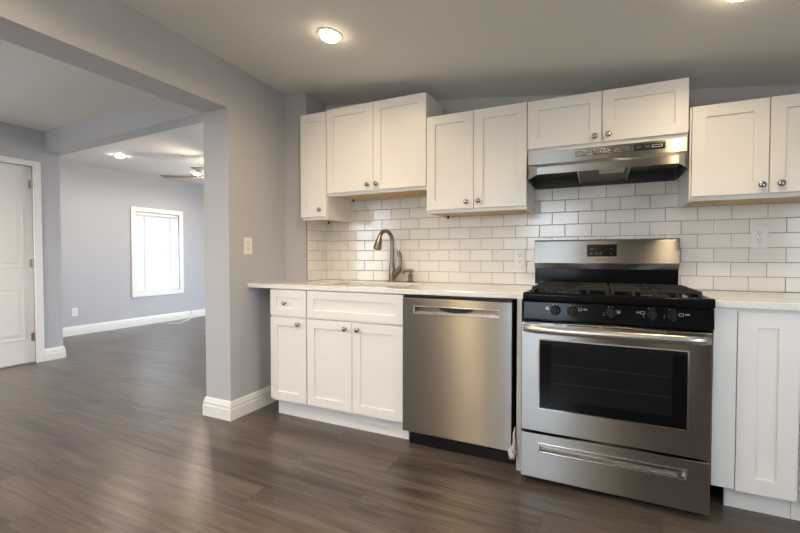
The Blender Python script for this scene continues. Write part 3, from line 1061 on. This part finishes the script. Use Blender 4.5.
# burners and grates
for x in (1.745, 2.128):
    for y, r_ in ((-.555, .048), (-.270, .038)):
        bb = MB().lathe([(r_ * 1.25, 0), (r_ * 1.2, .006), (r_, .008), (r_, .014)], (x, y, .9142), 'z').build('burner', M['dark_metal'], rg, smooth='auto')
        MB().lathe([(r_ * .8, .0141), (r_ * .92, .015), (r_ * .92, .020), (r_ * .5, .023), (0, .0235)], (x, y, .9142), 'z').build('burner_cap', M['iron'], bb, smooth='auto')
for gx0, gx1 in ((1.590, 1.932), (1.940, 2.285)):
    b = MB()
    zt, th, w = .954, .009, .0065
    gy0, gy1 = -.690, -.235
    ym = (gy0 + gy1) / 2
    for y in (gy0, ym, gy1):
        b.box(gx0, gx1, y - w, y + w, zt - th, zt)
    for x in (gx0 + w, gx1 - w):
        b.box(x - w, x + w, gy0, gy1, zt - th + .0006, zt - .0006)
    xc = (gx0 + gx1) / 2
    for yc in ((gy0 + ym) / 2, (ym + gy1) / 2):
        for sx in (-1, 1):
            xa, xb_ = sorted((xc + sx * .045, xc + sx * (gx1 - gx0) / 2))
            b.box(xa, xb_, yc - w * .8, yc + w * .8, zt - th + .001, zt + .0015)
        for ya, yb_ in ((yc - .14, yc - .045), (yc + .045, yc + .14)):
            b.box(xc - w * .8, xc + w * .8, ya, yb_, zt - th + .001, zt + .0015)
    # feet along the front, middle and back bars
    for y in (gy0, ym, gy1):
        for k in range(5):
            x = gx0 + w + (gx1 - gx0 - 2 * w) * k / 4
            b.box(x - w, x + w, y - w, y + w, .9142, zt - th + .002)
    # low skirt bar joining the front feet
    b.box(gx0, gx1, gy0 - w * .9, gy0 + w * .9, .9142, .9165)
    b.build('grate', M['iron'], rg, bevel=.002)
# backguard
b = MB().prism([(-.030, .930), (-.082, .930), (-.082, 1.028), (-.030, 1.028)], 'x', 1.524, 2.290)
b.build('backguard_base', M['black'], rg, bevel=.002)
b = MB().prism([(-.030, 1.028), (-.086, 1.028), (-.108, 1.064), (-.096, 1.198), (-.088, 1.206), (-.030, 1.206)], 'x', 1.522, 2.292)
bg = b.build('backguard', M['steel'], rg, bevel=.002)
def bgy(z):
    return -.108 + (z - 1.064) / (1.198 - 1.064) * .012
dp = MB().prism([(bgy(1.104) - .002, 1.104), (bgy(1.176) - .002, 1.176), (bgy(1.176) + .004, 1.176), (bgy(1.104) + .004, 1.104)], 'x', 1.824, 1.984).build('control_display', M['display'], bg, bevel=.002)
DIM = mat('dim_print', (.22, .22, .22), .5)
def dot(x0, x1, z0, z1):
    y = bgy((z0 + z1) / 2)
    MB().box(x0, x1, y - .0032, y - .001, z0, z1).build('printed_mark', DIM, bg)
dot(1.842, 1.858, 1.146, 1.150)
for x in (1.842, 1.868, 1.892):
    dot(x, x + .004, 1.118, 1.123); dot(x + .006, x + .012, 1.118, 1.120); dot(x + .002, x + .012, 1.124, 1.126)
dot(1.950, 1.958, 1.147, 1.149); dot(1.953, 1.955, 1.144, 1.152)
dot(1.950, 1.958, 1.120, 1.122)
text_mesh('brand_lettering', 'FRIGIDAIRE', .0125, (1.904, bgy(1.086) - .0008, 1.086), (math.radians(90 - 5.1), 0, 0), M['grey_print'], bg)

# ------------------------------------------------------------------ range hood
hd = thing('range_hood', 'stainless steel under-cabinet range hood above the gas range', 'range hood', (1.9, -.2, 1.545))
hx0, hx1 = 1.514, 2.282
b = MB()
# upper body
b.box(hx0, hx1, -.335, -.012, 1.630, 1.698)
b.build('upper_body', M['steel'], hd, bevel=.0015)
# flaring visor: thin sheet, lip with clipped corners
b = MB()
top = [(hx0, -.012), (hx0, -.335), (hx0, -.345), (1.580, -.470), (2.226, -.470), (hx1, -.345), (hx1, -.335), (hx1, -.012)]
zt_ = [1.629, 1.629, 1.626, 1.586, 1.586, 1.626, 1.629, 1.629]
zb_ = [1.540, 1.540, 1.543, 1.548, 1.548, 1.543, 1.540, 1.540]
U = [b.bm.verts.new((x, y, z)) for (x, y), z in zip(top, zt_)]
L = [b.bm.verts.new((x, y, z)) for (x, y), z in zip(top, zb_)]
for i in range(7):
    b.bm.faces.new([U[i], L[i], L[i + 1], U[i + 1]])
b.bm.faces.new([U[1], U[2], U[3], U[4], U[5], U[6]])
b.bm.faces.new([U[0], U[1], U[6], U[7]])
vis = b.build('visor', M['steel'], hd)
so = vis.modifiers.new('sheet', 'SOLIDIFY')
so.thickness = .0025
so.offset = -1
# inside lining and grease filter
inn = [(hx0 + .006, -.014), (hx0 + .006, -.336), (1.584, -.462), (2.222, -.462), (hx1 - .006, -.336), (hx1 - .006, -.014)]
b = MB()
b.loft([[(x, y, 1.580 if y < -.4 else 1.596) for x, y in inn], [(x, y, 1.583 if y < -.4 else 1.599) for x, y in inn]])
b.box(hx0 + .006, hx1 - .006, -.018, -.0125, 1.536, 1.594)
b.build('lining', M['dark_metal'], hd)
b = MB().prism([(-.430, 1.572), (-.025, 1.552), (-.025, 1.558), (-.430, 1.578)], 'x', 1.782, 2.026)
fl = b.build('grease_filter', M['filter'], hd)
for x in (1.777, 2.024):
    MB().prism([(-.432, 1.569), (-.023, 1.549), (-.023, 1.559), (-.432, 1.579)], 'x', x, x + .007).build('frame_bar', M['steel_smooth'], fl)
MB().prism([(-.425, 1.560), (-.300, 1.554), (-.300, 1.566), (-.425, 1.572)], 'x', 1.885, 2.005).build('light_lens', M['lens_hood'], hd, bevel=.003)
for k in range(3):
    x0 = 1.767 + k * .0915
    gr = MB().box(x0, x0 + .085, -.3365, -.3345, 1.655, 1.685).build('vent_grille', M['dark'], hd)
    b = MB()
    for i in range(5):
        z = 1.658 + i * .0058
        b.prism([(-.3405, z), (-.3365, z + .0022), (-.3365, z + .0044), (-.3405, z + .0022)], 'x', x0 + .002, x0 + .083)
    b.build('louvers', M['steel_smooth'], gr)
sp = MB().box(2.048, 2.188, -.3375, -.3345, 1.654, 1.687).build('switch_panel', M['black_plastic'], hd, bevel=.001)
for x in (2.068, 2.108):
    MB().box(x - .011, x + .011, -.342, -.337, 1.664, 1.678).build('rocker_switch', M['dark_metal'], sp, bevel=.0015)
b = MB()
b.cells([2.128, 2.131, 2.172, 2.175], [-.3385, -.3372], [1.665, 1.6675, 1.6755, 1.678], lambda i, j, k: not (i == 1 and k == 1))
b.build('switch_outline', M['marking'], sp)

# loose white cable by the living room baseboard
pts = [(XW + .022, 2.285, .135), (XW + .030, 2.28, .06), (-4.60, 2.17, .006), (-4.46, 1.96, .006), (-4.33, 1.80, .006), (-4.30, 1.70, .006), (-4.40, 1.65, .006), (-4.60, 1.62, .006)]
# smooth the run
def smooth_path(p, n=6):
    P = [Vector(q) for q in p]
    out = []
    for i in range(len(P) - 1):
        p0, p1, p2, p3 = P[max(i - 1, 0)], P[i], P[i + 1], P[min(i + 2, len(P) - 1)]
        for k in range(n):
            t = k / n
            out.append(.5 * ((2 * p1) + (p2 - p0) * t + (2 * p0 - 5 * p1 + 4 * p2 - p3) * t * t + (3 * p1 - p0 - 3 * p2 + p3) * t ** 3))
    out.append(P[-1])
    return out
cb = MB().tube(smooth_path(pts), .006, 8).build('loose_cable', M['cable'], smooth=True, origin=(-4.45, 1.95, 0))
tag(cb, 'loose white cable curling from the living room baseboard onto the floor', 'cable')
